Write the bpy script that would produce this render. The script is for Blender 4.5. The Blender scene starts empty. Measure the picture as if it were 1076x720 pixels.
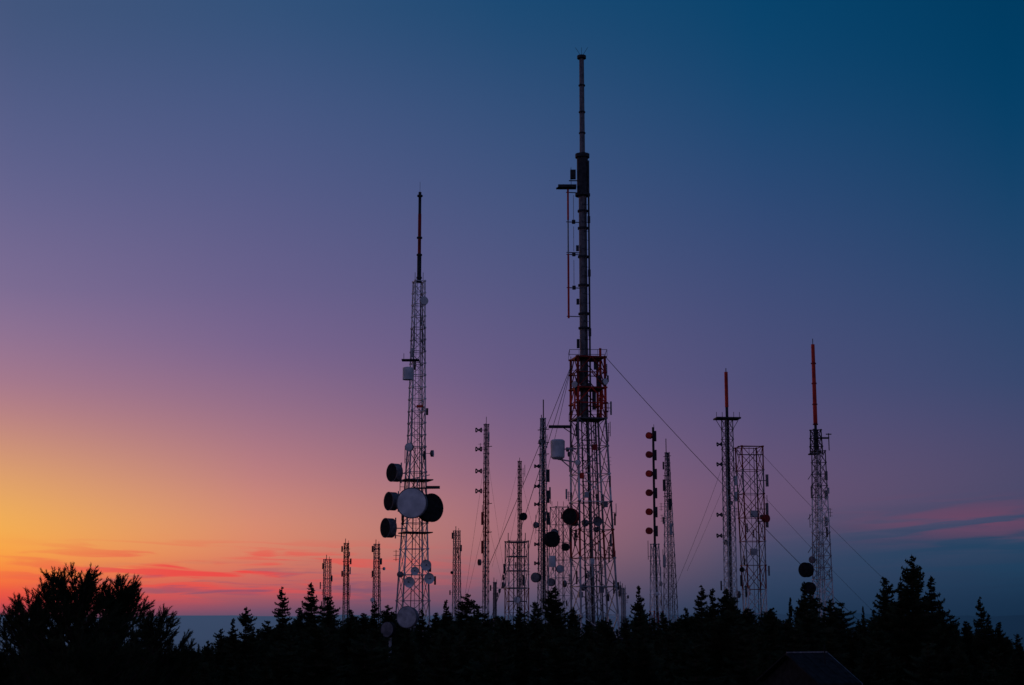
import bpy, math, random
from mathutils import Vector, noise
sc = bpy.context.scene
sc.view_settings.view_transform = 'Standard'
sc.view_settings.look = 'None'
sc.view_settings.exposure = 0
rnd = random.Random(7)
EYE = 9.0
F = 1644.0
VH = 645.0
PITCH = math.atan((VH - 360) / F)
CP, SP = math.cos(PITCH), math.sin(PITCH)

def raydir(u, v):
    xc, yc = (u - 538) / F, (360 - v) / F
    return Vector((xc, CP - yc * SP, SP + yc * CP))

def at(u, v, D):
    """image pixel coordinates + assumed forward distance -> world metres"""
    d = raydir(u, v)
    t = D / d.y
    return Vector((d.x * t, D, EYE + d.z * t))

def lin(c):
    o = []
    for k in c:
        k /= 255.0
        o.append(k / 12.92 if k <= 0.04045 else ((k + 0.055) / 1.055) ** 2.4)
    return (o[0], o[1], o[2], 1.0)

# ------------------------------------------------------------ materials
def mat(name, c1, c2, rough=0.6, metal=0.0, scale=3.0, bump=0.0, detail=6, spec=.5):
    m = bpy.data.materials.new(name)
    m.use_nodes = True
    nt = m.node_tree
    b = nt.nodes['Principled BSDF']
    tc = nt.nodes.new('ShaderNodeTexCoord')
    n = nt.nodes.new('ShaderNodeTexNoise')
    n.inputs['Scale'].default_value = scale
    n.inputs['Detail'].default_value = detail
    r = nt.nodes.new('ShaderNodeValToRGB')
    r.color_ramp.elements[0].position = 0.35
    r.color_ramp.elements[1].position = 0.65
    r.color_ramp.elements[0].color = (*c1, 1)
    r.color_ramp.elements[1].color = (*c2, 1)
    nt.links.new(tc.outputs['Object'], n.inputs['Vector'])
    nt.links.new(n.outputs['Fac'], r.inputs['Fac'])
    nt.links.new(r.outputs['Color'], b.inputs['Base Color'])
    b.inputs['Roughness'].default_value = rough
    b.inputs['Metallic'].default_value = metal
    b.inputs['Specular IOR Level'].default_value = spec
    if bump:
        bp = nt.nodes.new('ShaderNodeBump')
        bp.inputs['Strength'].default_value = bump
        nt.links.new(n.outputs['Fac'], bp.inputs['Height'])
        nt.links.new(bp.outputs['Normal'], b.inputs['Normal'])
    return m

STEEL = mat('galvanised_steel', (0.22, 0.23, 0.24), (0.42, 0.43, 0.44), 0.6, 0.1, 1.2, spec=.3)
WHITE = mat('white_tower_paint', (0.45, 0.45, 0.44), (0.8, 0.8, 0.78), 0.5, 0, .8, spec=.3)
RED = mat('aviation_red_paint', (0.38, 0.022, 0.016), (0.68, 0.05, 0.03), 0.6, 0, .8, spec=.15)
DARKRED = mat('faded_red_paint', (0.14, 0.016, 0.014), (0.30, 0.03, 0.026), 0.7, 0, .8, spec=.15)
DARK = mat('dark_steel', (0.025, 0.027, 0.03), (0.05, 0.053, 0.057), 0.8, 0.0, 2.0, spec=.15)
BLACK = mat('black_dish_shroud', (0.010, 0.011, 0.012), (0.022, 0.024, 0.026), 0.9, 0.0, 2.0, spec=.08)
RADOME = mat('radome_fabric', (0.42, 0.45, 0.45), (0.72, 0.73, 0.72), 0.7, 0, .6, spec=.3)
MIDM = mat('weathered_steel', (0.09, 0.09, 0.10), (0.18, 0.18, 0.19), 0.7, 0.1, 2.0, spec=.25)
WALL = mat('shelter_wall_panel', (0.10, 0.098, 0.09), (0.17, 0.165, 0.15), 0.9, 0, 2.0, 0.2, spec=.1)
ROOF = mat('shelter_roof_metal', (0.012, 0.013, 0.015), (0.026, 0.028, 0.03), 0.9, 0.0, 3.0, spec=.05)
TRIM = mat('roof_trim', (0.12, 0.12, 0.13), (0.24, 0.24, 0.26), 0.7, 0, 3.0, spec=.2)
DOOR = mat('shelter_door', (0.05, 0.055, 0.06), (0.08, 0.09, 0.09), 0.6, 0, 3.0, spec=.1)
BARK = mat('bark', (0.03, 0.022, 0.018), (0.07, 0.05, 0.04), 0.9, 0, 12.0, 0.5, spec=.1)
NEEDLE = mat('conifer_needles', (0.016, 0.026, 0.014), (0.04, 0.055, 0.026), 0.95, 0, 1.3, spec=.05)
PINEN = mat('pine_needles', (0.018, 0.03, 0.016), (0.045, 0.062, 0.03), 0.95, 0, 2.0, spec=.05)

# ------------------------------------------------------------ mesh builder
class Part:
    def __init__(s):
        s.v, s.f, s.m, s.mats = [], [], [], []
    def mi(s, m):
        if m not in s.mats: s.mats.append(m)
        return s.mats.index(m)
    def beam(s, a, b, r, m, n=4, r2=None):
        a, b = Vector(a), Vector(b)
        d = b - a
        if d.length < 1e-5: return
        d.normalize()
        up = Vector((0, 0, 1)) if abs(d.z) < 0.9 else Vector((1, 0, 0))
        x = d.cross(up).normalized(); y = d.cross(x)
        r2 = r if r2 is None else r2
        i = len(s.v); k = s.mi(m)
        for c, rr in ((a, r), (b, r2)):
            for j in range(n):
                t = 2 * math.pi * (j + 0.5) / n
                s.v.append(c + x * (math.cos(t) * rr) + y * (math.sin(t) * rr))
        for j in range(n):
            s.f.append((i + j, i + (j + 1) % n, i + n + (j + 1) % n, i + n + j)); s.m.append(k)
        s.f.append(tuple(i + j for j in reversed(range(n)))); s.m.append(k)
        s.f.append(tuple(i + n + j for j in range(n))); s.m.append(k)
    def lathe(s, c, axis, prof, m, n=24):
        c = Vector(c); d = Vector(axis).normalized()
        up = Vector((0, 0, 1)) if abs(d.z) < 0.9 else Vector((1, 0, 0))
        x = d.cross(up).normalized(); y = d.cross(x)
        i = len(s.v); k = s.mi(m)
        for (t, r) in prof:
            for j in range(n):
                a = 2 * math.pi * j / n
                s.v.append(c + d * t + x * (math.cos(a) * r) + y * (math.sin(a) * r))
        for q in range(len(prof) - 1):
            for j in range(n):
                p = i + q * n
                s.f.append((p + j, p + (j + 1) % n, p + n + (j + 1) % n, p + n + j)); s.m.append(k)
    def box(s, c, sx, sy, sz, m, yaw=0):
        c = Vector(c); i = len(s.v); k = s.mi(m)
        cy, sy_ = math.cos(yaw), math.sin(yaw)
        for dz in (-1, 1):
            for dx, dy in ((-1, -1), (1, -1), (1, 1), (-1, 1)):
                px, py = dx * sx / 2, dy * sy / 2
                s.v.append(c + Vector((px * cy - py * sy_, px * sy_ + py * cy, dz * sz / 2)))
        for f in ((0, 3, 2, 1), (4, 5, 6, 7), (0, 1, 5, 4), (1, 2, 6, 5), (2, 3, 7, 6), (3, 0, 4, 7)):
            s.f.append(tuple(i + j for j in f)); s.m.append(k)
    def poly(s, pts, m):
        i = len(s.v); s.v.extend(Vector(p) for p in pts)
        s.f.append(tuple(range(i, i + len(pts)))); s.m.append(s.mi(m))
    def mesh(s, name, origin=Vector((0, 0, 0)), smooth=False):
        me = bpy.data.meshes.new(name)
        me.from_pydata([tuple(p - origin) for p in s.v], [], s.f)
        for m in s.mats: me.materials.append(m)
        me.polygons.foreach_set('material_index', s.m)
        if smooth: me.polygons.foreach_set('use_smooth', [True] * len(s.f))
        me.update()
        return me

def link(o, parent=None):
    sc.collection.objects.link(o)
    if parent: o.parent = parent
    return o

def assemble(name, origin, parts):
    e = bpy.data.objects.new(name, None); e.location = origin; e.empty_display_size = 1
    link(e)
    for pn, p in parts.items():
        if p.v: link(bpy.data.objects.new(pn, p.mesh(pn, Vector(origin), False)), e)
    return e

# ------------------------------------------------------------ terrain
def edge_r(az):
    a = math.degrees(az)
    if a < -10: return 360
    if a < -6: return 360 + (a + 10) / 4 * 320
    if a < 12: return 680
    return max(430, 680 - (a - 12) * 45)

def ground(x, y):
    r = math.hypot(x, y); az = math.atan2(x, y)
    z = 7.4 * math.exp(-(r / 15) ** 2)
    z += noise.noise(Vector((x / 60, y / 60, 3))) * 1.3 * min(1, r / 40)
    z += noise.noise(Vector((x / 9, y / 9, 5))) * 0.25 * min(1, r / 20)
    e = edge_r(az) if y > 0 else 300
    if r > e:
        q = r - e
        z -= 700 * (1 - math.exp(-q / 1600)) + min(q, 200) * 0.12
        z += noise.noise(Vector((x / 900, y / 900, 9))) * 60 * min(1, q / 1500)
        z += noise.noise(Vector((x / 3500, y / 3500, 1))) * 150 * min(1, q / 5000)
    if r > 9000:
        w = min(1, (r - 9000) / 26000)
        w = w * w * (3 - 2 * w)
        t = 620 + 130 * noise.noise(Vector((az * 9, 2.2, 0))) + 60 * noise.noise(Vector((az * 30, 7.2, 0)))
        z += w * t
    return z

def build_ground():
    radii = [0.5]
    while radii[-1] < 400: radii.append(radii[-1] * 1.045 + 0.15)
    while radii[-1] < 60000: radii.append(radii[-1] * 1.07)
    N = 360
    v, f = [(0, 0, ground(0, 0))], []
    for r in radii:
        for j in range(N):
            a = 2 * math.pi * j / N
            x, y = r * math.sin(a), r * math.cos(a)
            v.append((x, y, ground(x, y)))
    for j in range(N): f.append((0, 1 + (j + 1) % N, 1 + j))
    for i in range(len(radii) - 1):
        for j in range(N):
            p = 1 + i * N
            f.append((p + j, p + (j + 1) % N, p + N + (j + 1) % N, p + N + j))
    me = bpy.data.meshes.new('ground'); me.from_pydata(v, [], f); me.update()
    me.polygons.foreach_set('use_smooth', [True] * len(f))
    m = bpy.data.materials.new('mountain_ground'); m.use_nodes = True
    nt = m.node_tree; b = nt.nodes['Principled BSDF']; out = nt.nodes['Material Output']
    g = nt.nodes.new('ShaderNodeNewGeometry')
    n = nt.nodes.new('ShaderNodeTexNoise'); n.inputs['Scale'].default_value = 0.6; n.inputs['Detail'].default_value = 10
    r = nt.nodes.new('ShaderNodeValToRGB')
    r.color_ramp.elements[0].color = (0.015, 0.016, 0.01, 1); r.color_ramp.elements[0].position = 0.35
    r.color_ramp.elements[1].color = (0.04, 0.036, 0.027, 1); r.color_ramp.elements[1].position = 0.7
    nt.links.new(g.outputs['Position'], n.inputs['Vector'])
    nt.links.new(n.outputs['Fac'], r.inputs['Fac']); nt.links.new(r.outputs['Color'], b.inputs['Base Color'])
    b.inputs['Roughness'].default_value = 0.95
    b.inputs['Specular IOR Level'].default_value = 0.0
    # aerial haze painted as emission onto distant valleys, by world distance from the summit
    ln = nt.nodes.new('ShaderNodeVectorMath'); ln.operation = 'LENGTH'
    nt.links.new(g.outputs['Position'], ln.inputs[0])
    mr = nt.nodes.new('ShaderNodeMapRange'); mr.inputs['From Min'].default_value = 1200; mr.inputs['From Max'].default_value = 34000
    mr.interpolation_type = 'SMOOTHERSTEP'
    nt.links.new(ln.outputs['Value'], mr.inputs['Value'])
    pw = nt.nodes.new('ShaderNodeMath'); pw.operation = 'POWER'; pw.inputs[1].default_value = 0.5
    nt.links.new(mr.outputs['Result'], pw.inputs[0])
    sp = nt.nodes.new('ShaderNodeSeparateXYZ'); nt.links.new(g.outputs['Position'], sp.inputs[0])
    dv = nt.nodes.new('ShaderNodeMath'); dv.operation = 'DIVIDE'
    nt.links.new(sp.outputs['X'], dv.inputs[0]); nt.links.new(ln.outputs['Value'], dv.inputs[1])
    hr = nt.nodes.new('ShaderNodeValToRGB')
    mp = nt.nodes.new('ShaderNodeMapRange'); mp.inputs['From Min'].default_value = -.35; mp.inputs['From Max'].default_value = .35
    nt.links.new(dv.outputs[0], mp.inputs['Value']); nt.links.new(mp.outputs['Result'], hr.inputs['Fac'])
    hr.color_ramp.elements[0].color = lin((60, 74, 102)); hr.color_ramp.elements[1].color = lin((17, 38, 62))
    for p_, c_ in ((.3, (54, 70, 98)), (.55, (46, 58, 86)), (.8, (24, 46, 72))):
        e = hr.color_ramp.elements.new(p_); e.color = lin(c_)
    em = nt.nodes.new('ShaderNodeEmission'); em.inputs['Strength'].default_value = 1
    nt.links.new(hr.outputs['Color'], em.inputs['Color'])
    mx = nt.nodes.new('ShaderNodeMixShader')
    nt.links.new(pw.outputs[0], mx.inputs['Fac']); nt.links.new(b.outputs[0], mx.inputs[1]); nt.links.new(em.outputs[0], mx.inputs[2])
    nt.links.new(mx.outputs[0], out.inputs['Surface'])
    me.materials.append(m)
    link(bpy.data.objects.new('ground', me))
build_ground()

# ------------------------------------------------------------ tower parts
def lattice(p, cb, ct, wb, wt, n, legs=4, yaw=0.35, rl=0.09, rb=0.045, band=None, style='X'):
    if legs == 4:
        k = (abs(math.cos(yaw)) + abs(math.sin(yaw))) / math.sqrt(2) * 2
        offs = [yaw + math.pi / 4 + i * math.pi / 2 for i in range(4)]
    else:
        k = 1.8
        offs = [yaw + i * 2 * math.pi / 3 for i in range(3)]
    rb_, rt_ = wb / k, wt / k
    lv = []
    for i in range(n + 1):
        t = i / n
        c = cb.lerp(ct, t); R = rb_ + (rt_ - rb_) * t
        lv.append([c + Vector((math.cos(a) * R, math.sin(a) * R, 0)) for a in offs])
    L = len(offs)
    for i in range(n):
        m = band((i + 0.5) / n) if band else STEEL
        for j in range(L):
            a, b = lv[i][j], lv[i][(j + 1) % L]
            c, d = lv[i + 1][j], lv[i + 1][(j + 1) % L]
            p.beam(a, c, rl, m, 5)
            p.beam(c - (c - a).normalized() * .12, c + (c - a).normalized() * .12, rl * 1.7, m, 6)
            if i > 0: p.beam(a, b, rb, m)
            if style == 'X': p.beam(a, d, rb, m); p.beam(b, c, rb, m)
            elif style == 'Z':
                if i % 2: p.beam(a, d, rb, m)
                else: p.beam(b, c, rb, m)
            elif style == 'K':
                mid = (c + d) / 2; p.beam(a, mid, rb, m); p.beam(b, mid, rb, m)
    for j in range(L): p.beam(lv[n][j], lv[n][(j + 1) % L], rb * 1.3, band(0.99) if band else STEEL)
    return lv

def drum(p, c, axis, r, mface=RADOME, mside=DARK, depth=None):
    depth = depth or r * 0.8
    p.lathe(c, axis, [(-depth * 0.45, 0.02), (-depth * 0.45, r * 0.25), (-depth * 0.15, r * 0.7), (0, r * 0.98), (0.02, r), (depth, r), (depth, r * 1.03), (depth + 0.04, r * 1.03), (depth + 0.05, r * 0.96)], mside, 28)
    p.lathe(c, axis, [(depth + 0.05, r * 0.96), (depth + 0.08, r * 0.6), (depth + 0.1, 0.001)], mface, 28)

def dish(p, c, axis, r, m=RADOME, mb=MIDM):
    ax = Vector(axis).normalized()
    pr = [(0.45 * r * (q / 8) ** 2, max(0.001, r * q / 8)) for q in range(9)]
    p.lathe(c, axis, pr + [(0.45 * r + 0.04, r * 1.02), (0.45 * r - 0.02, r * 1.03)], m, 28)
    p.lathe(c, axis, [(t - 0.05, q) for t, q in pr], mb, 28)
    f = Vector(c) + ax * r * 0.95
    p.beam(c, f, 0.04, mb); p.beam(f - ax * 0.15, f + ax * 0.05, 0.12, mb, 8)
    p.beam(Vector(c) - ax * 0.7, c, 0.12, mb, 6)

def bay(p, c, s, side=-1, m=DARK, mm=STEEL):
    """FM antenna bay: arm, hub and two fat skewed dipoles (butterfly outline)"""
    c = Vector(c)
    p.beam(c, c - Vector((side * s * 1.5, 0, 0)), 0.07, mm)
    p.lathe(c, (0, 1, 0), [(-.14, 0), (-.14, .17), (.14, .17), (.14, 0)], m, 10)
    for sgx in (-1, 1):
        for sgz in (-1, 1):
            p.beam(c, c + Vector((sgx * s * 0.62, sgz * .25, sgz * s * 0.42)), 0.09, m, 6, 0.17)
        p.beam(c + Vector((sgx * s * .62, -.25, -s * .42)), c + Vector((sgx * s * .62, .25, s * .42)), 0.11, m, 6)

def clutter(p, seed, b, t, wb, wt, zlo, zhi, n):
    """small panels, whips, dipoles and cable runs bolted to the tower legs"""
    r = random.Random(seed)
    for _ in range(n):
        z = r.uniform(zlo, zhi); q = (z - b.z) / (t.z - b.z)
        c = b.lerp(t, q); w = (wb + (wt - wb) * q) / 2
        a = r.uniform(0, 6.28); o = c + Vector((math.cos(a) * w, math.sin(a) * w, 0)); e = c + Vector((math.cos(a) * (w + r.uniform(.3, 1.0)), math.sin(a) * (w + .5), 0))
        p.beam(o, e, .05, MIDM)
        kind = r.random(); m = r.choice((DARK, DARK, MIDM, STEEL, DARK))
        if kind < .35: p.box(e, .28, .22, r.uniform(1.0, 2.2), m, a)
        elif kind < .6: p.beam(e - Vector((0, 0, .6)), e + Vector((0, 0, r.uniform(1.2, 3.0))), .055, m, 6)
        elif kind < .8:
            p.beam(e - Vector((0, 0, .8)), e + Vector((0, 0, .8)), .05, m, 6)
            for s in (-.6, 0, .6): p.beam(e + Vector((-.4, 0, s)), e + Vector((.4, 0, s)), .035, m)
        else:
            drum(p, e, (math.cos(a), math.sin(a) - .4, 0), r.uniform(.35, .65), r.choice((MIDM, BLACK, RADOME)), MIDM, .35)
    for i in range(2):
        a = r.uniform(0, 6.28)
        o = Vector((math.cos(a), math.sin(a), 0))
        p.beam(b + o * wb * .3, t + o * wt * .3, .07, BLACK, 5)

def sx(v, D):
    return D / (raydir(538, v).y * F)

def guys(p, pts, r=0.035, m=MIDM):
    for a, b in pts:
        a, b = Vector(a), Vector(b)
        n = 10; prev = a
        sag = (b - a).length * 0.012
        for i in range(1, n + 1):
            t = i / n
            q = a.lerp(b, t) - Vector((0, 0, sag * 4 * t * (1 - t)))
            p.beam(prev, q, r, m, 4); prev = q

def rb_band(seq):
    return lambda t: seq[min(len(seq) - 1, int(t * len(seq)))]

def footing(p, x, y, w):
    z = ground(x, y)
    p.box((x, y, z + 0.1), w + 1, w + 1, 1.0, WALL)

# ---- left microwave tower
def tower_a():
    D = 230
    x0 = at(438, 420, D).x
    gz = ground(x0, D)
    L, A, MW = Part(), Part(), Part()
    z1 = at(435, 470, D).z; z2 = at(440, 296, D).z; z3 = at(442, 202, D).z
    k = sx(480, D)
    c0 = Vector((x0 - .4, D, gz)); c1 = Vector((x0, D, z1)); c2 = Vector((x0 + .15, D, z2))
    lattice(L, c0, c1, 42 * k, 19 * k, 9, 4, 0.3, 0.13, 0.06, rb_band([WHITE, STEEL, WHITE, STEEL]), 'X')
    lattice(L, c1, c2, 19 * k, 13 * k, 14, 4, 0.3, 0.11, 0.055, rb_band([STEEL, WHITE, STEEL, WHITE]), 'Z')
    footing(L, x0, D, 6)
    for dx in (-0.25, 0.25): L.beam(c0 + Vector((dx, 0, 0)), c2 + Vector((dx, 0, 0)), 0.05, MIDM)
    z = gz
    while z < z2: L.beam((x0 - 0.25, D, z), (x0 + 0.25, D, z), 0.02, MIDM); z += 0.6
    for zz_ in (at(435, 505, D).z, at(435, 560, D).z): L.box((x0, D, zz_), 4.2, 4.2, .16, DARK, .3)
    clutter(A, 3, c0, c1, 42 * k, 19 * k, at(0, 620, D).z, z1, 12)
    clutter(A, 4, c1, c2, 19 * k, 13 * k, z1, z2 - 2, 7)
    xt = c2.x
    zc = at(441, 268, D).z
    A.beam(c2, (xt, D, zc), 0.32, DARK, 10)
    A.beam((xt, D, zc), (xt, D, at(441, 225, D).z), 0.25, DARKRED, 10)
    A.beam((xt, D, at(441, 225, D).z), (xt, D, z3), 0.22, DARK, 10)
    A.beam((xt, D, z3), (xt, D, z3 + 1.6), 0.03, DARK)
    for v in (296, 292, 268, 250, 206): A.lathe((xt, D, at(441, v, D).z), (0, 0, 1), [(-.12, .2), (-.12, .42), (.12, .42), (.12, .2)], DARK, 12)
    for dx in (-.6, .6): A.beam((xt + dx, D, z2), (xt + dx, D, z2 + 1.4), 0.05, DARK)
    z = at(430, 380, D).z
    A.box((x0 - 0.9, D - 1.2, z), 2.6, 1.6, 0.15, DARK); A.beam((x0 - 1.9, D - 1.4, z), (x0 - 1.9, D - 1.4, z + 1), .05, DARK)
    z = at(430, 394, D).z
    A.lathe((x0 - 1.3, D - 1.4, z), (0, 0, 1), [(-.95, 0), (-.95, .75), (.85, .75), (.95, .4), (.95, 0)], RADOME, 20)
    A.beam((x0 - 1.3, D - 1.4, z), (x0, D, z), .08, DARK)
    for v in (330, 345, 352): A.beam((x0 + .7, D - 1, at(440, v, D).z), (x0 + 1.1, D - 1, at(440, v + 18, D).z), .06, DARK)
    A.box((x0 + .5, D - 1.1, at(440, 428, D).z), .9, .3, .35, RED)
    for (u, v, r, ax) in ((418, 497, 9.5, (-.72, -.6, 0)), (415, 527, 9.5, (-.78, -.55, 0)), (412, 555, 10, (-.78, -.55, 0))):
        c = at(u, v, D - 2)
        drum(MW, c, ax, r * k, BLACK, MIDM, r * k * .8)
        MW.beam(c, (x0 - 1.4, D - 1, c.z), .1, STEEL); MW.beam(c + Vector((0, 0, -1)), (x0 - 1.4, D - 1, c.z - 1.2), .07, STEEL)
        MW.beam(c + Vector((.5, 0, -1.5)), c + Vector((.5, 0, 1.5)), .1, STEEL, 6)
    c = at(434, 529, D - 3.5); drum(MW, c, (-.12, -1, -.02), 15.5 * k, RADOME, MIDM, 1.1)
    MW.beam(c, (x0, D - 1, c.z), .12, STEEL)
    c = at(449, 534, D - 1.2); drum(MW, c, (.62, -.75, 0), 14.5 * k, BLACK, BLACK, 1.1)
    MW.beam(c, (x0, D, c.z), .12, STEEL)
    z = at(452, 514, D).z
    MW.beam((x0 - .5, D - 1.5, z), (x0 + 3.6, D - 2, z), .16, DARK); MW.box((x0 + 2.6, D - 2, z + .1), 2, .8, .35, DARK)
    MW.beam((x0 - 1, D - 1.5, at(440, 505, D).z), (x0 + 2.1, D - 1.5, at(440, 500, D).z), .08, STEEL)
    for (u, v, r, ax) in ((447, 594, 5.5, (.3, -1, 0)), (450, 608, 5.5, (.5, -1, 0)), (431, 612, 5.5, (-.3, -1, .05)), (436, 600, 4.2, (0, -1, 0))):
        c = at(u, v, D - 3); dish(MW, c, ax, r * k, RADOME); MW.beam(c, (x0, D, c.z), .08, STEEL)
    c = at(430, 649, D - 50); drum(MW, c, (-.35, -1, .08), 11 * k * .78, STEEL, MIDM, .7); MW.beam(c, (c.x + .3, c.y + 1, ground(c.x, c.y) - .3), .2, STEEL, 8)
    c = at(410, 662, D - 50); drum(MW, c, (-.6, -1, .1), 8 * k * .78, MIDM, BLACK, .6); MW.beam(c, (c.x, c.y + .6, ground(c.x, c.y) - .3), .18, STEEL, 8)
    assemble('microwave_relay_tower', c0, {'lattice': L, 'mast_antennas': A, 'microwave_dishes': MW})
tower_a()

# ---- main broadcast tower
def tower_e():
    D = 250
    xl = at(622, 600, D).x
    gz = ground(xl, D)
    k = sx(500, D)
    L, M, A, G = Part(), Part(), Part(), Part()
    xm = at(618, 440, D).x
    zb = at(618, 441, D).z; zt = at(618, 377, D).z
    base = Vector((at(626, 650, D).x, D, gz)); mid_ = Vector((xm, D, zb))
    lattice(L, base, mid_, 50 * k, 36 * k, 9, 4, 0.22, 0.17, 0.075,
            rb_band([MIDM, WHITE, STEEL, STEEL, DARKRED, MIDM, WHITE, STEEL, MIDM]), 'X')
    lattice(L, base, mid_, 18 * k, 14 * k, 12, 4, 0.7, 0.10, 0.05, lambda t: MIDM, 'Z')
    lattice(L, Vector((xm, D, zb + .02)), Vector((xm, D, zt)), 36 * k, 35 * k, 4, 4, 0.22, 0.22, 0.1, lambda t: RED if .25 < t < .5 else DARKRED, 'K')
    for z in (zb, zt, (zb + zt) / 2): L.box((xm, D, z), 4.6, 4.6, .28, DARKRED if z != zb else DARK, .22)
    for z in (zt, zb):
        for s in (-1, 1):
            L.beam((xm - 3, D + s * 2.4, z + 1.1), (xm + 3, D + s * 2.4, z + 1.1), .05, DARK)
            L.beam((xm + s * 3, D - 2.4, z + 1.1), (xm + s * 3, D + 2.4, z + 1.1), .05, DARK)
            for q in range(5):
                L.beam((xm - 3 + q * 1.5, D + s * 2.4, z), (xm - 3 + q * 1.5, D + s * 2.4, z + 1.1), .04, DARK)
    for (dx, dz, h) in ((-1.6, 1.2, 2.4), (.9, 2.2, 2.8), (1.7, 5.2, 2.2), (-1.2, 6.0, 2.0), (.2, 4.4, 1.4), (-.3, 7.4, 1.6), (1.2, 8, 1.4), (-1.9, 4, 1.8)):
        L.box((xm + dx, D - 1.6, zb + dz + .6), .6, .5, h, DARK)
    L.beam((at(631, 400, D).x, D, zb), (at(631, 400, D).x, D, at(631, 366, D).z), .2, RED, 6)
    footing(L, base.x, D, 8)
    for i in range(5):
        xx = xm - 1.8 + i * .75
        L.beam((base.x + (xx - xm) * 1.2, D, gz), (xx, D, zb), .09, DARK, 6)
    clutter(A, 11, base, mid_, 50 * k, 36 * k, at(0, 635, D).z, zb - 1, 46)
    clutter(A, 12, mid_, Vector((xm, D, zt)), 36 * k, 35 * k, zb + 1, zt, 8)
    xp = at(613, 300, D).x
    zz = lambda v: at(613, v, D).z
    M.beam((xp, D, zb), (xp, D, zz(205)), .66, MIDM, 14)
    for v in (375, 345, 330, 300, 270, 240, 222):
        M.lathe((xp, D, zz(v)), (0, 0, 1), [(-.15, .5), (-.15, .88), (.15, .88), (.15, .5)], DARK, 14)
    M.beam((xp, D, zz(205)), (xp, D, zz(165)), .92, DARK, 14)
    M.lathe((xp, D, zz(205)), (0, 0, 1), [(-.2, .5), (-.2, 1.25), (.2, 1.25), (.2, .5)], DARK, 14)
    M.lathe((xp, D, zz(164)), (0, 0, 1), [(-.3, .4), (-.3, 1.2), (.3, 1.2), (.3, .4)], DARK, 14)
    M.beam((xp, D, zz(165)), (xp, D, zz(62)), .46, MIDM, 12, .4)
    for v in (140, 118, 90): M.lathe((xp, D, zz(v)), (0, 0, 1), [(-.1, .3), (-.1, .56), (.1, .56), (.1, .3)], DARK, 12)
    M.lathe((xp, D, zz(60)), (0, 0, 1), [(-.3, 0), (-.3, .75), (.2, .75), (.3, .3), (.3, 0)], DARK, 12)
    for dx in (-.8, 0, .8): M.beam((xp, D, zz(60)), (xp + dx * 1.3, D, zz(50)), .035, DARK)
    M.beam((xp + .95, D - .6, zb), (xp + .95, D - .6, zz(170)), .16, DARK, 8)
    M.beam((xp + .5, D - .9, zb), (xp + .5, D - .9, zz(210)), .1, DARK, 6)
    z = zt
    while z < zz(210):
        M.beam((xp + .95, D - .6, z), (xp - .2, D - .9, z + .1), .04, DARK); z += 1.5
    for (v, s, h) in ((232, 1, 6), (262, -1, 5), (288, 1, 6), (318, -1, 5), (350, 1, 7), (362, -1, 8)):
        M.box((xp + s * .95, D - .7, zz(v)), .45, .5, h * .18, DARK)
    xs = at(597, 260, D).x
    A.beam((xs, D - .5, zz(335)), (xs, D - .5, zz(268)), .17, RED, 8)
    A.beam((xs, D - .5, zz(268)), (xs, D - .5, zz(232)), .13, STEEL, 8)
    A.beam((xs, D - .5, zz(232)), (xs, D - .5, zz(200)), .17, RED, 8)
    for v in (333, 303, 268, 266, 234, 203): A.beam((xs - .3, D - .5, zz(v)), (xp, D, zz(v)), .09, DARK)
    for v in (303, 268, 234): A.lathe((xs + .9, D - .5, zz(v)), (0, 0, 1), [(-.3, 0), (-.3, .3), (.3, .3), (.3, 0)], DARK, 10)
    for v in (300, 265, 232): A.beam((xs + .9, D - .5, zz(v)), (xs + .9, D - .5, zz(v - 26)), .06, STEEL)
    xq = at(594, 198, D).x
    A.box((xq + .3, D - .3, zz(197)), 3.0, 1.6, .45, DARK); A.beam((xq - 1.5, D - .3, zz(199)), (xq - .2, D - .3, zz(195)), .2, DARK)
    A.box((at(602, 182, D).x, D - .3, zz(184)), .9, .7, 1.5, DARK); A.beam((xq + .6, D, zz(190)), (xp, D, zz(190)), .1, DARK)
    A.beam((at(600, 180, D).x, D, zz(195)), (at(600, 180, D).x, D, zz(176)), .06, DARK)
    A.box((at(588, 450, D).x, D - 2, zz(450)), 3.6, 1.2, .35, DARK); A.beam((at(590, 452, D).x, D - 2, zz(450)), (xm - 2, D - 2, zz(460)), .09, DARK)
    c = at(586, 472, D - 2)
    A.lathe(c, (0, 0, 1), [(-1.6, 0), (-1.6, .8), (-1.3, 1.1), (1.3, 1.15), (1.5, .9), (1.6, 0)], RADOME, 24)
    A.beam(c + Vector((0, 0, -1.6)), (xm - 2, D - 2, zz(487)), .12, STEEL, 6); A.beam(c + Vector((.3, 0, -1.5)), (xm - 2, D - 2, zz(498)), .09, STEEL, 6)
    A.beam(c, (xm - 2, D - 2, c.z), .1, STEEL, 6)
    c = at(601, 543, D - 3.4); drum(A, c, (-.5, -1, 0), 8.5 * k, BLACK, DARKRED, .8); A.beam(c, (xm - 2, D - 2, c.z), .1, DARK)
    c = at(627, 548, D - 3.4); dish(A, c, (.4, -1, 0), 5 * k, MIDM); A.beam(c, (xm + 1, D - 2, c.z), .1, DARK)
    for (u, v, h) in ((604, 410, 20), (633, 410, 20), (604, 560, 14), (641, 500, 12), (640, 575, 16), (612, 470, 14), (606, 600, 14), (645, 610, 14)):
        A.beam(at(u, v, D - 3), at(u, v + h, D - 3), .13, DARK if v > 430 else RED, 6)
        A.beam(at(u, v + h / 2, D - 3), (xm + (1.5 if u > 618 else -1.5), D - 2, at(u, v + h / 2, D - 3).z), .05, DARK)
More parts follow.
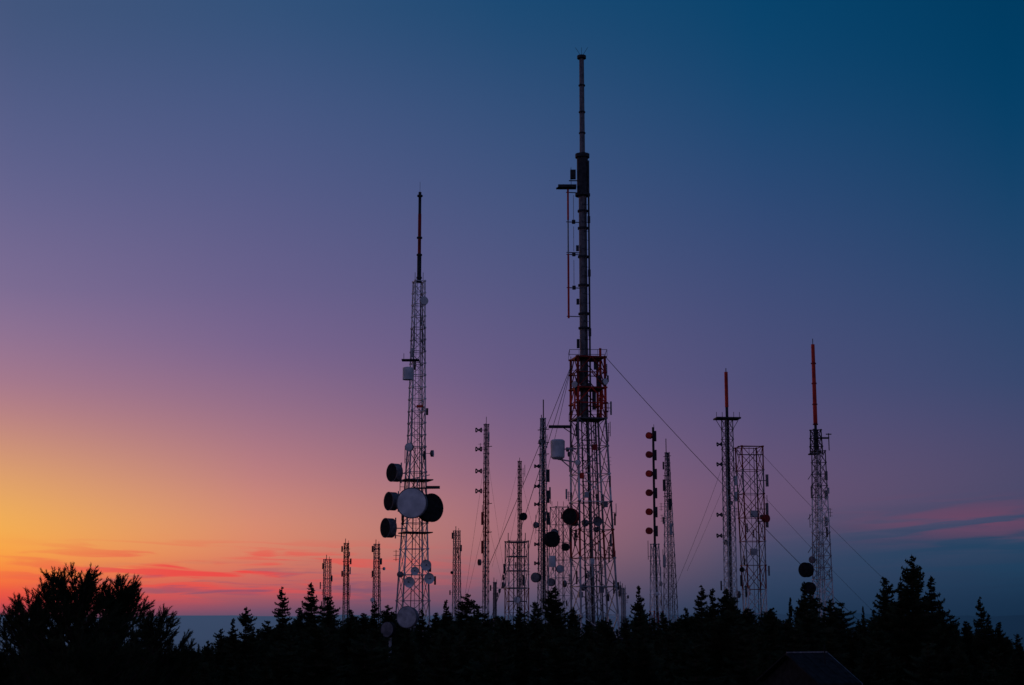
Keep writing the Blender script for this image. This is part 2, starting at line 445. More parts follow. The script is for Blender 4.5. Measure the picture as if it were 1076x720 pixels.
    for (u, v, mm) in ((616, 520, STEEL), (622, 590, RADOME), (610, 625, STEEL), (632, 620, MIDM), (625, 470, DARKRED), (611, 500, RED), (636, 530, MIDM)):
        A.box(at(u, v, D - 2.8), .7, .5, .9, mm, .3)
    a = Vector((xm - 2.6, D - 1, zt - 1)); b = Vector((xm + 2.6, D - 1, zt + .4))
    pts = []
    for (u, v, dd) in ((511, 600, 275), (519, 640, 215), (540, 640, 262)):
        q = at(u, v, dd); pts.append((a, q.lerp(a, -0.05)))
    pts.append((b, at(905, 655, 300)))
    guys(G, pts, .045, DARK)
    assemble('broadcast_tower', base, {'lattice': L, 'mast': M, 'side_antennas': A, 'guy_wires': G})
tower_e()

cl_seed = [50]
def thin_mast(name, D, u, vt, wb, wt, n, legs=3, seq=(STEEL,), style='Z', rl=.09, rb=.045, ub=None, extra=None, yaw=.4, nc=8):
    ub = u if ub is None else ub
    xb = at(ub, 640, D).x; xt = at(u, vt, D).x
    gz = ground(xb, D); k = sx(500, D)
    L, A = Part(), Part()
    base = Vector((xb, D, gz)); top = Vector((xt, D, at(u, vt, D).z))
    lattice(L, base, top, wb * k, wt * k, n, legs, yaw, rl, rb, rb_band(list(seq)), style)
    footing(L, xb, D, wb * k)
    L.beam(base, top, .06, MIDM)
    cl_seed[0] += 1
    if nc: clutter(A, cl_seed[0], base, top, wb * k, wt * k, at(0, 635, D).z, top.z - 2, nc)
    if extra: extra(A, D, k, base, top)
    return assemble(name, base, {'lattice': L, 'antennas': A})

def whip(A, D, u, v1, v2, r=.1, m=DARK):
    x = at(u, v1, D).x
    A.beam((x, D, at(u, v1, D).z), (x, D, at(u, v2, D).z), r, m, 8)

def exb(A, D, k, b, t):
    whip(A, D, 511, 446, 438, .06)
    A.beam(at(511, 446, D), at(510, 640, D), .13, DARK, 6)
    for v in (452, 472, 495, 516): bay(A, at(503, v, D), 5 * k, -1, DARK, DARK)
    for v in (470, 530, 560): A.beam(at(509, v, D), at(517, v - 1, D), .09, DARK)
    for v in (545, 575): A.box(at(507, v, D - 1), .5, .4, 2.4, DARKRED)
    G = []
    for (du, dd) in ((-26, -20), (26, 0), (-4, 50)):
        for v in (470, 540):
            A_ = at(511, v, D); q = at(511 + du, 650, D + dd); G.append((A_, q))
    guys(A, G, .022, DARK)
thin_mast('radio_mast', 300, 511, 446, 7, 5, 24, 3, (STEEL, MIDM, DARKRED, MIDM), 'Z', extra=exb, ub=510, rl=.08, rb=.04, nc=4)
def exc(A, D, k, b, t):
    whip(A, D, 546, 485, 481, .06)
    drum(A, at(549, 543, D - 1), (.5, -1, 0), 4 * k, BLACK, BLACK, .6)
    guys(A, [(at(545, 490, D), at(517, 596, D + 5)), (at(545, 490, D), at(570, 596, D + 5)), (at(546, 520, D), at(520, 640, D - 20))], .024, DARK)
thin_mast('radio_mast', 330, 546, 485, 5, 3.5, 24, 3, (MIDM, DARK), 'Z', extra=exc, rl=.08, nc=5)
def ex_sc(A, D, k, b, t):
    for v in (570, 585, 600, 618, 632): A.box(at(543, v, D), 23 * k * .8, 3, .22, MIDM, .2)
    for u in (534, 552): whip(A, D, u, 568, 560, .08)
    whip(A, D, 540, 640, 570, .1, STEEL)
thin_mast('platform_lattice_tower', 310, 543, 569, 25, 24, 5, 4, (MIDM, STEEL, DARKRED, STEEL, MIDM), 'X', .11, .055, extra=ex_sc, yaw=.2)
def exd(A, D, k, b, t):
    whip(A, D, 571, 440, 420, .11, DARK); whip(A, D, 569, 452, 436, .08, DARK)
    A.beam(at(571, 440, D), at(571, 640, D), .2, DARK, 6)
    for v in (452, 466, 478, 505): A.beam(at(565, v, D), at(577, v - 1, D), .1, DARK)
    for v in (490, 511, 530, 552, 572, 592): bay(A, at(564, v, D), 3.6 * k, -1, DARK, DARK)
    for v in (500, 522, 545): A.box(at(576, v, D - 1), .55, .4, 2.3, DARK)
    drum(A, at(578, 567, D - 2), (.5, -.8, 0), 8 * k, BLACK, BLACK, 1.1)
    A.beam(at(578, 567, D - 2), at(571, 567, D), .12, DARK)
    drum(A, at(564, 607, D - 2), (-.4, -1, 0), 5 * k, MIDM, BLACK, .7)
    A.lathe(at(580, 590, D - 2), (0, 0, 1), [(-1, 0), (-1, .6), (1, .6), (1, 0)], RADOME, 16)
thin_mast('antenna_mast', 290, 570.5, 440, 13, 5, 26, 4, (STEEL, MIDM, STEEL), 'X', .09, .04, extra=exd, nc=10)
def ex_w(A, D, k, b, t):
    for u in (580, 586, 592, 598): whip(A, D, u, 532, 527, .06)
    for (u, v, mm) in ((583, 560, MIDM), (595, 575, BLACK), (588, 598, STEEL), (580, 612, MIDM)): drum(A, at(u, v, D - 3), (rnd.uniform(-.5, .5), -1, 0), 4 * k, mm, DARK, .8)
thin_mast('wide_lattice_tower', 380, 588, 533, 27, 19, 8, 4, (STEEL, STEEL, MIDM), 'X', .11, .06, extra=ex_w, nc=12)
def exf(A, D, k, b, t):
    x = at(687, 500, D).x
    A.beam((x, D, at(687, 575, D).z), (x, D, at(687, 449, D).z), .24, DARK, 8)
    whip(A, D, 687, 450, 446, .05)
    for i, v in enumerate((458, 478, 498, 518, 538, 558)):
        c = at(683, v, D - .6)
        drum(A, c, (-.45, -.8, 0), 3.5 * k, DARKRED if i % 2 else RED, DARKRED, .6)
        A.beam(c, (x, D, c.z), .09, DARK)
        A.box((x + .35, D, c.z), .5, .5, 2.0, DARK)
thin_mast('panel_antenna_mast', 300, 688, 572, 16, 8, 7, 4, (STEEL, DARKRED, WHITE, STEEL), 'X', .1, .05, extra=exf, ub=690, nc=4)
def exf2(A, D, k, b, t):
    whip(A, D, 700, 478, 461, .09)
    for v in (480, 500, 522, 545): A.beam(at(697, v, D), at(705, v - 1, D), .08, DARK)
    for (u, v, mm) in ((705, 556, STEEL), (698, 590, STEEL), (704, 530, DARK), (698, 510, DARK)): A.box(at(u, v, D - 1), .6, .4, 2.4, mm)
thin_mast('radio_mast', 330, 701, 476, 17, 4, 20, 4, (STEEL, MIDM, STEEL, MIDM), 'X', .09, .04, extra=exf2, ub=705, nc=9)
def exg(A, D, k, b, t):
    x = t.x
    zz = lambda v: at(764, v, D).z
    A.beam((x, D, zz(440)), (x, D, zz(428)), .28, DARK, 10)
    A.beam((x, D, zz(428)), (x, D, zz(391)), .34, RED, 10); A.beam((x, D, zz(391)), (x, D, zz(387)), .1, DARK)
    A.box((x, D, zz(440)), 4.7, 3.4, .28, DARK, .1)
    for dx in (-2.2, -1.1, 1.1, 2.2): A.beam((x + dx, D - 1.4, zz(440)), (x + dx, D - 1.4, zz(434)), .06, DARK)
    for s in (-1, 1): A.beam((x + s * 2.3, D, zz(440)), (x + s * 1, D, zz(452)), .07, DARK)
    for v in (467, 488, 541, 563): bay(A, at(756, v, D), 4.2 * k, -1, DARK, DARK)
    for v in (505, 522): A.box(at(773, v, D), .6, .5, 1.8, RADOME)
    A.beam((x, D, zz(441)), (at(768, 640, D).x, D, zz(640)), .16, DARK, 6)
    guys(A, [(at(762, 482, D), at(700, 640, D - 40)), (at(761, 510, D), at(722, 600, D)), (at(768, 482, D), at(925, 650, D + 30))], .026, DARK)
thin_mast('red_tipped_broadcast_tower', 300, 764, 441, 13, 11, 24, 4, (STEEL, WHITE, STEEL, MIDM), 'X', .1, .045, extra=exg, ub=768, nc=9)
def exh(A, D, k, b, t):
    for z in (0, -1.6): A.beam((t.x - 13 * k, D - 1.5, t.z + z), (t.x + 13 * k, D - 1.5, t.z + z), .12, DARK)
    for v in (505, 535, 548): A.beam(at(795, v, D), at(807, v, D), .1, MIDM); A.box(at(806, v, D), .5, .4, 2.3, MIDM)
    for v in (540, 580): A.box(at(792, v, D - 3), 1.3, 1, 1.2, STEEL)
    drum(A, at(803, 545, D - 2), (.6, -.8, 0), 4 * k, DARKRED, DARKRED, .8)
    guys(A, [(at(798, 474, D), at(926, 606, D + 10))], .03, DARK)
thin_mast('square_lattice_tower', 300, 787, 470, 20, 26, 9, 4, (WHITE, MIDM, WHITE, DARKRED, STEEL, DARKRED, DARKRED, MIDM, DARKRED), 'X', .14, .07, extra=exh, ub=794, yaw=.15, nc=16)
def exi(A, D, k, b, t):
    x = at(857, 450, D).x
    zz = lambda v: at(857, v, D).z
    A.beam((x, D, zz(475)), (x, D, zz(445)), .25, DARK, 10)
    A.beam((x, D, zz(445)), (x, D, zz(362)), .38, RED, 12, .32); A.beam((x, D, zz(362)), (x, D, zz(356)), .08, DARK)
    for v in (446, 425, 403, 382): A.lathe((x, D, zz(v)), (0, 0, 1), [(-.1, .2), (-.1, .48), (.1, .48), (.1, .2)], DARKRED, 12)
    lattice(A, Vector((x, D, zz(478))), Vector((x, D, zz(452))), 12 * k, 10 * k, 3, 4, .3, .12, .06, lambda t: DARK, 'X')
    A.box((x + 1, D - 1, zz(461)), 2.2, 1.2, .2, DARK); A.beam((x + 1.6, D - 1, zz(457)), (x + 2.6, D - 1, zz(457)), .12, DARK)
    A.beam((x + 2.1, D - 1, zz(474)), (x + 2.1, D - 1, zz(456)), .1, DARK)
    A.box((x - .9, D - 1, zz(478)), 1.4, 1.2, .2, DARK)
    drum(A, at(849, 599, D - 2), (-.7, -.7, 0), 7.5 * k, BLACK, BLACK, 1.0); drum(A, at(852, 618, D - 2), (-.5, -.8, 0), 6 * k, BLACK, BLACK, .9)
    for v in (500, 520, 548): A.box(at(868, v, D), .5, .5, 1.6, STEEL)
    for v in (498, 540, 575): A.beam(at(853, v, D), at(849, v + 6, D), .07, DARK)
thin_mast('red_tipped_broadcast_tower', 280, 860, 474, 22, 13, 18, 4, (STEEL, WHITE, STEEL, WHITE, MIDM), 'X', .11, .05, extra=exi, ub=865, nc=10)

def small(u, vt, wb, wt, D, seq, bays=0):
    def ex(A, D_, k, b, t):
        whip(A, D_, u - 1, vt + 2, vt - 5, .1)
        whip(A, D_, u + 2, vt + 2, vt - 3, .07)
        for i in range(bays):
            v = vt + 5 + i * 13 + (u % 3)
            A.beam(at(u - 4, v, D_), at(u + 4, v, D_), .1, DARK)
            A.box(at(u + (4.5 if i % 2 else -4.5), v, D_), .45, .6, 1.7, DARK)
    thin_mast('radio_mast', D, u, vt, wb, wt, 11, 4, seq, 'X', .11, .06, extra=ex, nc=5)
small(344, 588, 9, 8, 450, (STEEL, MIDM), 2)
small(364, 571, 8, 5, 470, (MIDM, DARK), 3)
small(396, 572, 10, 6, 430, (STEEL, MIDM), 3)
small(480, 558, 10, 7, 430, (STEEL, MIDM), 2)
small(621, 600, 8, 6, 480, (MIDM, STEEL), 1)
small(655, 618, 5, 4, 480, (MIDM, STEEL), 1)
small(520, 612, 4, 3, 480, (MIDM,), 1)

# ------------------------------------------------------------ equipment shelters
def shelter(u, v, D, w, dpt, h, yaw, wall=WALL):
    c = at(u, v, D); gz = min(ground(c.x, c.y), ground(c.x + 2, c.y + 2), ground(c.x - 2, c.y - 2)) - .3
    top = c.z
    W, R, T, Dr = Part(), Part(), Part(), Part()
    wt = top - h * .28
    cy, sy = math.cos(yaw), math.sin(yaw)
    def P(x, y, z): return Vector((c.x + x * cy - y * sy, c.y + x * sy + y * cy, z))
    hw, hd = w / 2, dpt / 2
    W.box((c.x, c.y, (gz + wt) / 2), w, dpt, wt - gz, wall, yaw)
    ov = .3
    for s in (-1, 1):
        e0 = (s * (hw + ov), wt - .05)
        a, b = -hd - ov, hd + ov
        p = [P(e0[0], a, e0[1]), P(e0[0], b, e0[1]), P(0, b, top), P(0, a, top)]
        q = [x + Vector((0, 0, .12)) for x in p]
        R.poly(q, ROOF); R.poly(p[::-1], ROOF)
        for i in range(4): R.poly([p[i], p[(i + 1) % 4], q[(i + 1) % 4], q[i]], ROOF)
        for yy in (-hd - ov - .03, hd + ov + .03):
            T.beam(P(e0[0], yy, e0[1] + .04), P(0, yy, top + .06), .06, TRIM if s > 0 and yy > 0 else ROOF)
        n = int(dpt / .5)
        for i in range(n):
            yy = -hd - ov + (i + .5) * (dpt + 2 * ov) / n
            T.beam(P(e0[0], yy, e0[1] + .13), P(0, yy, top + .13), .02, ROOF)
    for yy in (-hd + .01, hd - .01): W.poly([P(-hw, yy, wt - .01), P(hw, yy, wt - .01), P(0, yy, top - .02)], wall)
    T.beam(P(0, -hd - ov, top + .14), P(0, hd + ov, top + .14), .05, TRIM)
    Dr.box(P(-w * .2, -hd - .04, gz + 1.4), .95, .08, 2.1, DOOR, yaw)
    Dr.box(P(w * .22, -hd - .05, gz + 2.0), .7, .1, .7, DOOR, yaw)
    T.beam(P(hw * .6, 0, top - .5), P(hw * .6, 0, top + .6), .05, ROOF)
    assemble('equipment_shelter', (c.x, c.y, gz), {'walls': W, 'roof': R, 'trim': T, 'door': Dr})
shelter(848, 688, 92, 5.8, 2.2, 5.6, -1.15, wall=ROOF)
shelter(521, 652, 222, 3.2, 4, 3.0, .2, wall=WALL)
shelter(492, 666, 225, 4, 4, 3.0, -.1)
shelter(655, 672, 215, 6, 5, 3.4, .3, wall=ROOF)
shelter(588, 680, 210, 5, 5, 3.4, .1, wall=ROOF)

# ------------------------------------------------------------ conifers
def conifer_mesh(seed, H=10.0, R=2.2, ragged=.3, top_pow=.85):
    r = random.Random(seed); p = Part()
    lean = Vector((r.uniform(-.04, .04), r.uniform(-.04, .04), 0))
    ax = lambda z: Vector((0, 0, z)) + lean * z
    for i in range(8):
        z0, z1 = H * i / 8 - (.5 if i == 0 else 0), H * (i + 1) / 8
        p.beam(ax(z0), ax(z1), .17 * (1 - i / 8) + .015, BARK, 6, .17 * (1 - (i + 1) / 8) + .012)
    z = .9
    ph = r.uniform(0, 6)
    while z < H - .05:
        t = z / H
        env = R * (1 - t) ** top_pow * (.85 + .15 * math.sin(z * 1.7 + ph)) + .1
        a0 = r.uniform(0, 6.28)
        heavy = .6 + .8 * r.random()
        for _ in range(r.choice((4, 5, 6)) if t < .9 else 3):
            if r.random() < .1: continue
            a = r.uniform(0, 2 * math.pi); L = env * r.uniform(1 - ragged * 1.6, 1 + ragged * .5)
            L *= 1 + .25 * ragged * math.cos(a - a0) * heavy
            if r.random() < .06: L *= 1.35
            sl = (.55 * t - .22) + r.uniform(-.14, .16)
            d = Vector((math.cos(a), math.sin(a), sl)).normalized()
            side = d.cross(Vector((0, 0, 1))).normalized()
            o = ax(z); n = int(L / .12) + 2
            p.beam(o, o + d * L, .025, BARK, 3, .006)
            for i in range(n):
                q = (i + .6) / n
                c = o + d * (L * q) + Vector((0, 0, -.10 * L * math.sin(q * 3.1) + (.06 * L * q * q)))
                tl = (L * (1 - q) * .38 + .13) * r.uniform(.7, 1.2)
                for s in (-1, 1):
                    e = c + side * (s * tl) + d * (tl * .6) + Vector((0, 0, r.uniform(-.16, .06)))
                    w = Vector((0, 0, .045)) + d * .05
                    p.poly([c - w, c + w, e], NEEDLE)
                if r.random() < .6:
                    e = c + Vector((r.uniform(-.08, .08), r.uniform(-.08, .08), r.uniform(.1, .2))); p.poly([c - d * .05, c + d * .06, e], NEEDLE)
                    e = c - Vector((r.uniform(-.08, .08), r.uniform(-.08, .08), r.uniform(.1, .26))); p.poly([c - d * .06, c + d * .06, e], NEEDLE)
        z += r.uniform(.1, .24)
    return p.mesh('conifer_%d' % seed)
CON = [conifer_mesh(1, R=1.7), conifer_mesh(2, R=2.3, ragged=.45, top_pow=.75), conifer_mesh(3, R=2.9, ragged=.45, top_pow=.8), conifer_mesh(4, R=2.1, ragged=.6, top_pow=.7),
       conifer_mesh(5, R=3.4, ragged=.5, top_pow=.75), conifer_mesh(6, R=2.8, ragged=.5, top_pow=.55), conifer_mesh(7, R=3.2, ragged=.6, top_pow=.5), conifer_mesh(8, R=2.4, ragged=.65, top_pow=.6)]

def place_tree(name, u, v, D, fat=1.0, var=None, parent=None):
    t = at(u, v, D); gz = ground(t.x, D)
    h = max(2.5, t.z - gz)
    me = CON[var] if var is not None else rnd.choice(CON)
    o = bpy.data.objects.new(name, me)
    s = h / 10
    o.location = (t.x, D, gz - .1)
    o.scale = (s * fat, s * fat, s)
    o.rotation_euler = (0, 0, rnd.uniform(0, 6.28))
    return link(o, parent)

spikes = [(300, 616, 190, .9, 1), (318, 638, 200, 1, 5), (330, 612, 185, 1.1, 2), (343, 627, 190, 1, 6), (258, 636, 170, .9, 4), (244, 649, 165, .9, 2), (230, 660, 160, 1, 5),
          (282, 652, 180, 1, 6), (372, 640, 200, 1, 5), (390, 631, 210, 1, 1), (408, 634, 205, 1.1, 4), (470, 630, 210, 1, 2), (490, 622, 205, 1.2, 4), (504, 636, 210, 1.1, 6),
          (548, 637, 190, 1, 5), (577, 620, 200, 1, 6), (586, 616, 205, 1.2, 2), (565, 630, 195, 1, 7), (600, 636, 190, 1, 4), (668, 615, 170, .8, 3), (677, 631, 180, .9, 7), (737, 614, 180, 1, 1), (748, 618, 178, 1, 2),
          (760, 616, 180, 1.1, 4), (770, 627, 175, 1, 5), (808, 642, 180, .9, 3), (828, 627, 190, .6, 0), (843, 611, 185, .9, 2), (852, 619, 188, 1.1, 4), (870, 629, 180, 1.1, 5), (884, 633, 185, 1.1, 6), (908, 636, 150, .5, 0), (920, 640, 150, .9, 3),
          (935, 606, 145, 1, 5), (945, 611, 146, 1, 2), (957, 581, 140, .8, 4), (975, 605, 143, 1, 2), (966, 599, 142, .9, 5), (950, 620, 140, 1.1, 6), (925, 625, 147, 1, 7), (990, 632, 150, 1, 4), (1030, 626, 150, .8, 1), (1036, 644, 150, .9, 2), (1046, 653, 150, 1, 5),
          (1066, 664, 155, 1, 7), (425, 640, 200, 1, 5), (445, 640, 205, 1.1, 2), (527, 645, 195, 1.1, 7), (700, 643, 180, 1.1, 5), (720, 638, 182, 1.1, 2), (640, 650, 180, 1.1, 3), (205, 680, 130, 1, 5), (218, 671, 135, .9, 4), (1000, 646, 150, 1, 6), (1012, 652, 152, 1, 5)]
for (u, v, D, fat, var) in spikes: place_tree('conifer_tree', u, v, D, fat, var)

prof = [(-120, 690), (0, 700), (100, 700), (200, 688), (235, 668), (280, 657), (320, 645), (400, 643), (500, 643), (600, 646), (700, 648), (760, 637), (850, 637), (905, 650), (940, 636), (990, 646), (1040, 659), (1076, 669), (1200, 655)]
def P_(u):
    for (a, b), (c, d) in zip(prof, prof[1:]):
        if a <= u <= c: return b + (d - b) * (u - a) / (c - a)
    return 670
fo = bpy.data.objects.new('distant_forest', None); link(fo)
for i in range(900):
    u = rnd.uniform(-110, 1190); D = rnd.uniform(95, 330) if i > 200 else rnd.uniform(230, 340)
    v = P_(u) + abs(rnd.gauss(0, 9)) + (rnd.random() < .3) * 12
    if D < 150: v += 14
    if 800 < u < 925 and D < 112: continue
    var = rnd.choice((2, 4, 5, 6, 7, 5, 6, 1))
    place_tree('forest_conifer', u, v, D, rnd.uniform(.95, 1.45), var, fo)

# ------------------------------------------------------------ near pines (left)
def pine(name, cx, D, z_top, width, seed, clumps=40, lean=0.0, H_crown=4.5, tw=30):
    r = random.Random(seed); gz = ground(cx, D)
    T, N = Part(), Part()
    base = Vector((cx, D, gz - .3))
    H = z_top - gz
    tp = lambda t: base + Vector((lean * t * t + .15 * math.sin(t * 5 + seed), .12 * math.sin(t * 4), H * .96 * t))
    n = 14
    for i in range(n): T.beam(tp(i / n), tp((i + 1) / n), .2 * (1 - i / n) + .03, BARK, 8, .2 * (1 - (i + 1) / n) + .03)
    def twig(o, d, L):
        T.beam(o, o + d * L, .009, BARK, 3, .004)
        m = int(L / .024)
        for i in range(m):
            q = o + d * (L * (i + 1) / m)
            for _ in range(4):
                nd = (d * r.uniform(.6, 1.4) + Vector((r.gauss(0, 1), r.gauss(0, 1), r.gauss(.1, .8))) * .5).normalized()
                ln = r.uniform(.06, .12)
                w = nd.cross(Vector((r.random(), r.random(), r.random()))).normalized() * .009
                N.poly([q - w, q + w, q + nd * ln], PINEN)
    for c in range(clumps):
        t = 1 - (r.random() ** 1.15) * (H_crown / H)
        if c < 3: t = 1 - .015 * c
        o = tp(max(.05, t - .06))
        a = r.uniform(0, 2 * math.pi)
        dep = (1 - t) * H / H_crown
        reach = (width / 2) * (min(1, .3 + 1.7 * dep ** .75)) * r.uniform(.35, 1.15)
        e = tp(t) + Vector((math.cos(a) * reach, math.sin(a) * reach, r.uniform(-.05, .35) + .12 * reach))
        if e.z > z_top: e.z = z_top - r.uniform(.0, .4)
        prev = o; K = 6; seg = []
        for i in range(1, K + 1):
            q = i / K
            pt = o.lerp(e, q) + Vector((0, 0, -.22 * reach * math.sin(q * math.pi))) + Vector((r.gauss(0, .03), r.gauss(0, .03), 0))
            T.beam(prev, pt, .045 * (1 - q) + .014, BARK, 5, .045 * (1 - q) + .009); prev = pt
            seg.append(pt)
        main = (seg[-1] - seg[-3]).normalized()
        for i in range(tw):
            q = seg[r.choice((1, 2, 3, 3, 4, 4, 5, 5))]
            d = (main * 1.1 + Vector((r.gauss(.12, .55), r.gauss(0, .55), r.uniform(-.3, .75)))).normalized()
            twig(q, d, r.uniform(.14, .46))
    assemble(name, base, {'trunk_and_limbs': T, 'needles': N})

pD = 45
pine('pine_tree', at(70, 640, pD).x, pD, at(82, 594, pD).z, 3.7, 11, 130, .35, 3.8)
pine('pine_tree', at(112, 640, pD + 2).x, pD + 2, at(118, 602, pD + 2).z, 2.0, 15, 60, .3, 3.8)
pine('pine_tree', at(158, 640, 50).x, 50, at(160, 639, 50).z, 2.3, 21, 60, .1, 3.0)
pine('pine_tree', at(36, 640, 48).x, 48, at(42, 614, 48).z, 2.0, 31, 60, .1, 3.4)
pine('pine_tree', at(-8, 640, 47).x, 47, at(0, 665, 47).z, 2.0, 41, 40, -.1, 2.5)
pine('pine_tree', at(95, 640, 42).x, 42, at(95, 660, 42).z, 3.4, 51, 80, .1, 2.3)
pine('pine_tree', at(183, 640, 54).x, 54, at(184, 676, 54).z, 2.0, 61, 40, .1, 2.5)

# ------------------------------------------------------------ sky
w = bpy.data.worlds.new('sky'); sc.world = w; w.use_nodes = True
nt = w.node_tree; nt.nodes.clear()
out = nt.nodes.new('ShaderNodeOutputWorld'); bg = nt.nodes.new('ShaderNodeBackground')
nt.links.new(bg.outputs[0], out.inputs[0])
tc = nt.nodes.new('ShaderNodeTexCoord'); nrm = nt.nodes.new('ShaderNodeVectorMath'); nrm.operation = 'NORMALIZE'
nt.links.new(tc.outputs['Generated'], nrm.inputs[0])
sep = nt.nodes.new('ShaderNodeSeparateXYZ'); nt.links.new(nrm.outputs[0], sep.inputs[0])
def math_(op, a, b=None, c=None, clamp=False):
    n = nt.nodes.new('ShaderNodeMath'); n.operation = op; n.use_clamp = clamp
    for i, q in enumerate((a, b, c)):
        if q is None: continue
        if isinstance(q, (int, float)): n.inputs[i].default_value = q
        else: nt.links.new(q, n.inputs[i])
    return n.outputs[0]
az = math_('MULTIPLY', math_('ARCTAN2', sep.outputs['X'], sep.outputs['Y']), 180 / math.pi)
el = math_('MULTIPLY', math_('ARCSINE', sep.outputs['Z']), 180 / math.pi)
E0, E1 = -4.0, 32.0
fac = math_('DIVIDE', math_('SUBTRACT', el, E0), E1 - E0, clamp=True)
def elev(u, v):
    d = raydir(u, v).normalized(); return math.degrees(math.asin(d.z))
def ramp(stops):
    n = nt.nodes.new('ShaderNodeValToRGB'); cr = n.color_ramp
    stops = sorted(stops)
    cr.elements[0].position = (stops[0][0] - E0) / (E1 - E0); cr.elements[0].color = lin(stops[0][1])
    cr.elements[1].position = (stops[-1][0] - E0) / (E1 - E0); cr.elements[1].color = lin(stops[-1][1])
    for e, c in stops[1:-1]:
        k = cr.elements.new((e - E0) / (E1 - E0)); k.color = lin(c)
    cr.interpolation = 'B_SPLINE'
    nt.links.new(fac, n.inputs['Fac']); return n.outputs['Color']
def col(u, d): return ramp([(elev(u, v), c) for v, c in d])
HZ = (48, 74, 104)
c0 = col(0, [(0, (62, 84, 122)), (100, (80, 92, 134)), (200, (98, 99, 142)), (300, (124, 108, 147)), (350, (142, 114, 147)), (400, (164, 120, 141)), (440, (188, 132, 130)), (480, (212, 151, 116)), (520, (232, 168, 98)), (555, (245, 176, 82)), (580, (250, 166, 70)), (598, (250, 138, 62)), (614, (246, 104, 60)), (628, (234, 78, 66)), (640, (190, 74, 82)), (650, (90, 78, 104)), (662, (56, 76, 104)), (700, HZ)])
c1 = col(270, [(0, (46, 80, 120)), (100, (68, 87, 130)), (200, (84, 91, 135)), (300, (104, 96, 139)), (360, (120, 100, 141)), (400, (135, 105, 139)), (450, (160, 115, 135)), (500, (190, 127, 128)), (540, (211, 139, 117)), (570, (220, 138, 106)), (595, (216, 118, 97)), (615, (202, 93, 92)), (632, (150, 85, 102)), (648, (84, 76, 106)), (700, HZ)])
c2 = col(538, [(0, (22, 72, 113)), (100, (48, 79, 121)), (200, (66, 84, 127)), (300, (83, 87, 130)), (400, (104, 90, 132)), (450, (120, 95, 130)), (500, (142, 102, 127)), (540, (160, 108, 121)), (575, (158, 106, 116)), (605, (128, 94, 112)), (630, (90, 82, 108)), (650, (60, 70, 100)), (700, HZ)])
c3 = col(806, [(0, (6, 66, 106)), (100, (20, 70, 112)), (200, (44, 73, 117)), (300, (62, 76, 119)), (400, (78, 79, 120)), (450, (89, 81, 120)), (500, (102, 83, 116)), (535, (104, 82, 112)), (565, (82, 78, 108)), (600, (50, 68, 98)), (650, (30, 52, 80)), (700, (22, 42, 66))])
c4 = col(1076, [(0, (0, 58, 95)), (100, (3, 62, 101)), (200, (20, 66, 106)), (300, (40, 70, 110)), (400, (57, 72, 110)), (450, (69, 73, 110)), (500, (78, 74, 106)), (535, (68, 72, 104)), (565, (46, 70, 98)), (600, (30, 58, 87)), (650, (18, 42, 68)), (700, (16, 36, 58))])
cl = ramp([(-4, (70, 70, 95)), (.5, (240, 110, 60)), (3, (255, 180, 70)), (6, (245, 170, 100)), (10, (190, 130, 140)), (20, (100, 100, 145)), (32, (45, 70, 115))])
cb = ramp([(-4, (30, 40, 60)), (0, (74, 85, 118)), (4, (112, 100, 134)), (10, (140, 114, 142)), (20, (84, 96, 138)), (32, (30, 65, 112))])
def mixc(f, a, b):
    n = nt.nodes.new('ShaderNodeMix'); n.data_type = 'RGBA'
    if isinstance(f, (int, float)): n.inputs[0].default_value = f
    else: nt.links.new(f, n.inputs[0])
    for i, q in ((6, a), (7, b)):
        if isinstance(q, tuple): n.inputs[i].default_value = q
        else: nt.links.new(q, n.inputs[i])
    return n.outputs[2]
def seg(a, b, v=None):
    return math_('DIVIDE', math_('SUBTRACT', az if v is None else v, a), b - a, clamp=True)
A0, A1, A2, A3, A4 = -18.2, -9.25, 0, 9.25, 18.2
c = mixc(seg(-120, -45), cb, cl)
c = mixc(seg(-40, A0), c, c0)
c = mixc(seg(A0, A1), c, c1)
c = mixc(seg(A1, A2), c, c2)
c = mixc(seg(A2, A3), c, c3)
c = mixc(seg(A3, A4), c, c4)
c = mixc(seg(50, 130), c, cb)
def streak(sa, se, seed, lo, hi, tilt=0.0, dist=.5):
    cv = nt.nodes.new('ShaderNodeCombineXYZ')
    nt.links.new(math_('MULTIPLY', az, sa), cv.inputs[0])
    nt.links.new(math_('MULTIPLY', math_('ADD', el, math_('MULTIPLY', az, tilt)), se), cv.inputs[1]); cv.inputs[2].default_value = seed
    n = nt.nodes.new('ShaderNodeTexNoise'); n.inputs['Scale'].default_value = 1; n.inputs['Detail'].default_value = 5; n.inputs['Distortion'].default_value = dist
    nt.links.new(cv.outputs[0], n.inputs['Vector'])
    m = nt.nodes.new('ShaderNodeMapRange'); m.interpolation_type = 'SMOOTHSTEP'
    m.inputs['From Min'].default_value = lo; m.inputs['From Max'].default_value = hi
    nt.links.new(n.outputs['Fac'], m.inputs['Value']); return m.outputs['Result']
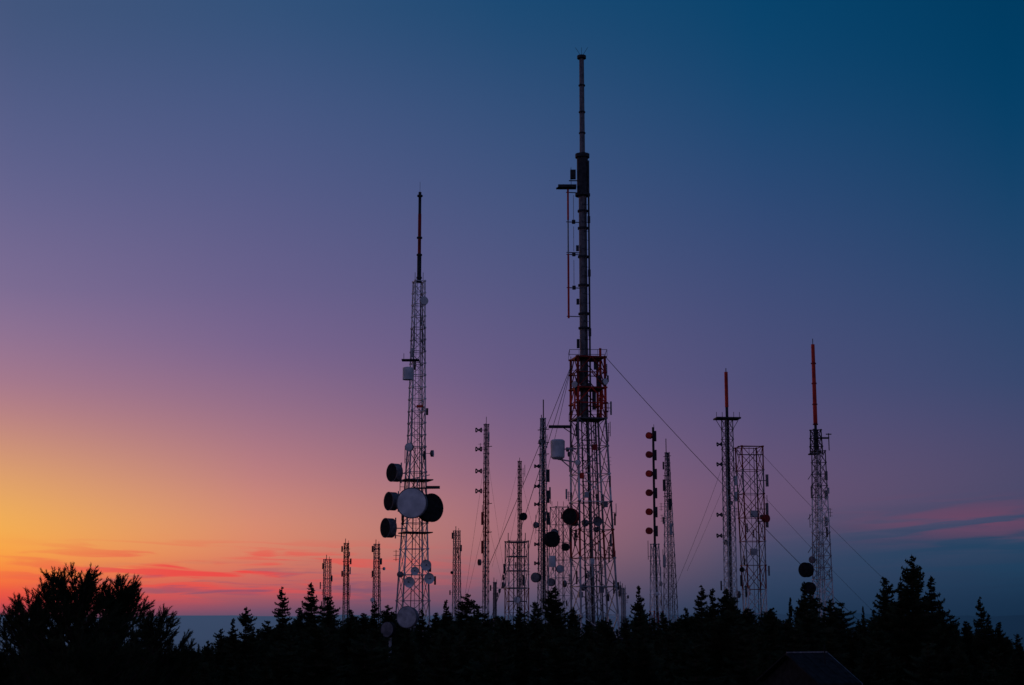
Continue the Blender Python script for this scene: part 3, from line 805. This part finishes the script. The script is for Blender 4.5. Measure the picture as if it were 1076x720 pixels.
def bump(x, c_, hw):
    d = math_('DIVIDE', math_('ABSOLUTE', math_('SUBTRACT', x, c_)), hw)
    m = nt.nodes.new('ShaderNodeMapRange'); m.interpolation_type = 'SMOOTHSTEP'
    m.inputs['From Min'].default_value = 1; m.inputs['From Max'].default_value = 0
    nt.links.new(d, m.inputs['Value']); return m.outputs['Result']
# sunset cloud streaks
f = math_('MULTIPLY', streak(.28, 3.2, 3.0, .46, .60, tilt=.03), bump(el, 1.5, 1.4)); f = math_('MULTIPLY', f, bump(az, -10.5, 11))
c = mixc(f, c, lin((234, 76, 72)))
f = math_('MULTIPLY', streak(.3, 3.6, 8.0, .48, .66, tilt=-.02), bump(el, .95, 1.1)); f = math_('MULTIPLY', f, bump(az, -9, 10)); f = math_('MULTIPLY', f, .75)
c = mixc(f, c, lin((104, 80, 112)))
# blue-grey bank and pink wisps to the north-east
f = math_('MULTIPLY', streak(.14, 2.0, 12.0, .36, .62, tilt=-.03), bump(el, 2.3, 1.9)); f = math_('MULTIPLY', f, bump(az, 18, 12)); f = math_('MULTIPLY', f, .75)
c = mixc(f, c, lin((28, 64, 94)))
f = math_('MULTIPLY', streak(.2, 2.6, 17.0, .44, .64, tilt=-.06), bump(el, 3.2, 1.2)); f = math_('MULTIPLY', f, bump(az, 16.5, 7)); f = math_('MULTIPLY', f, .75)
c = mixc(f, c, lin((112, 70, 98)))
nt.links.new(c, bg.inputs['Color']); bg.inputs['Strength'].default_value = 1.0
w.cycles.sampling_method = 'NONE'

# last glow of the set sun
sd = bpy.data.lights.new('sun', 'SUN'); sd.energy = .12; sd.angle = math.radians(4); sd.color = (1, .5, .28)
so = bpy.data.objects.new('sun', sd); link(so)
sa, se = math.radians(-34), math.radians(2)
dirv = Vector((math.sin(sa) * math.cos(se), math.cos(sa) * math.cos(se), math.sin(se)))
so.rotation_euler = dirv.to_track_quat('Z', 'Y').to_euler()

# ------------------------------------------------------------ camera
cd = bpy.data.cameras.new('camera'); co = bpy.data.objects.new('camera', cd); link(co)
cd.sensor_width = 36; cd.lens = F / 1076 * 36; cd.clip_end = 200000; cd.clip_start = .1
co.location = (0, 0, EYE); co.rotation_euler = (math.pi / 2 + PITCH, 0, 0)
sc.camera = co
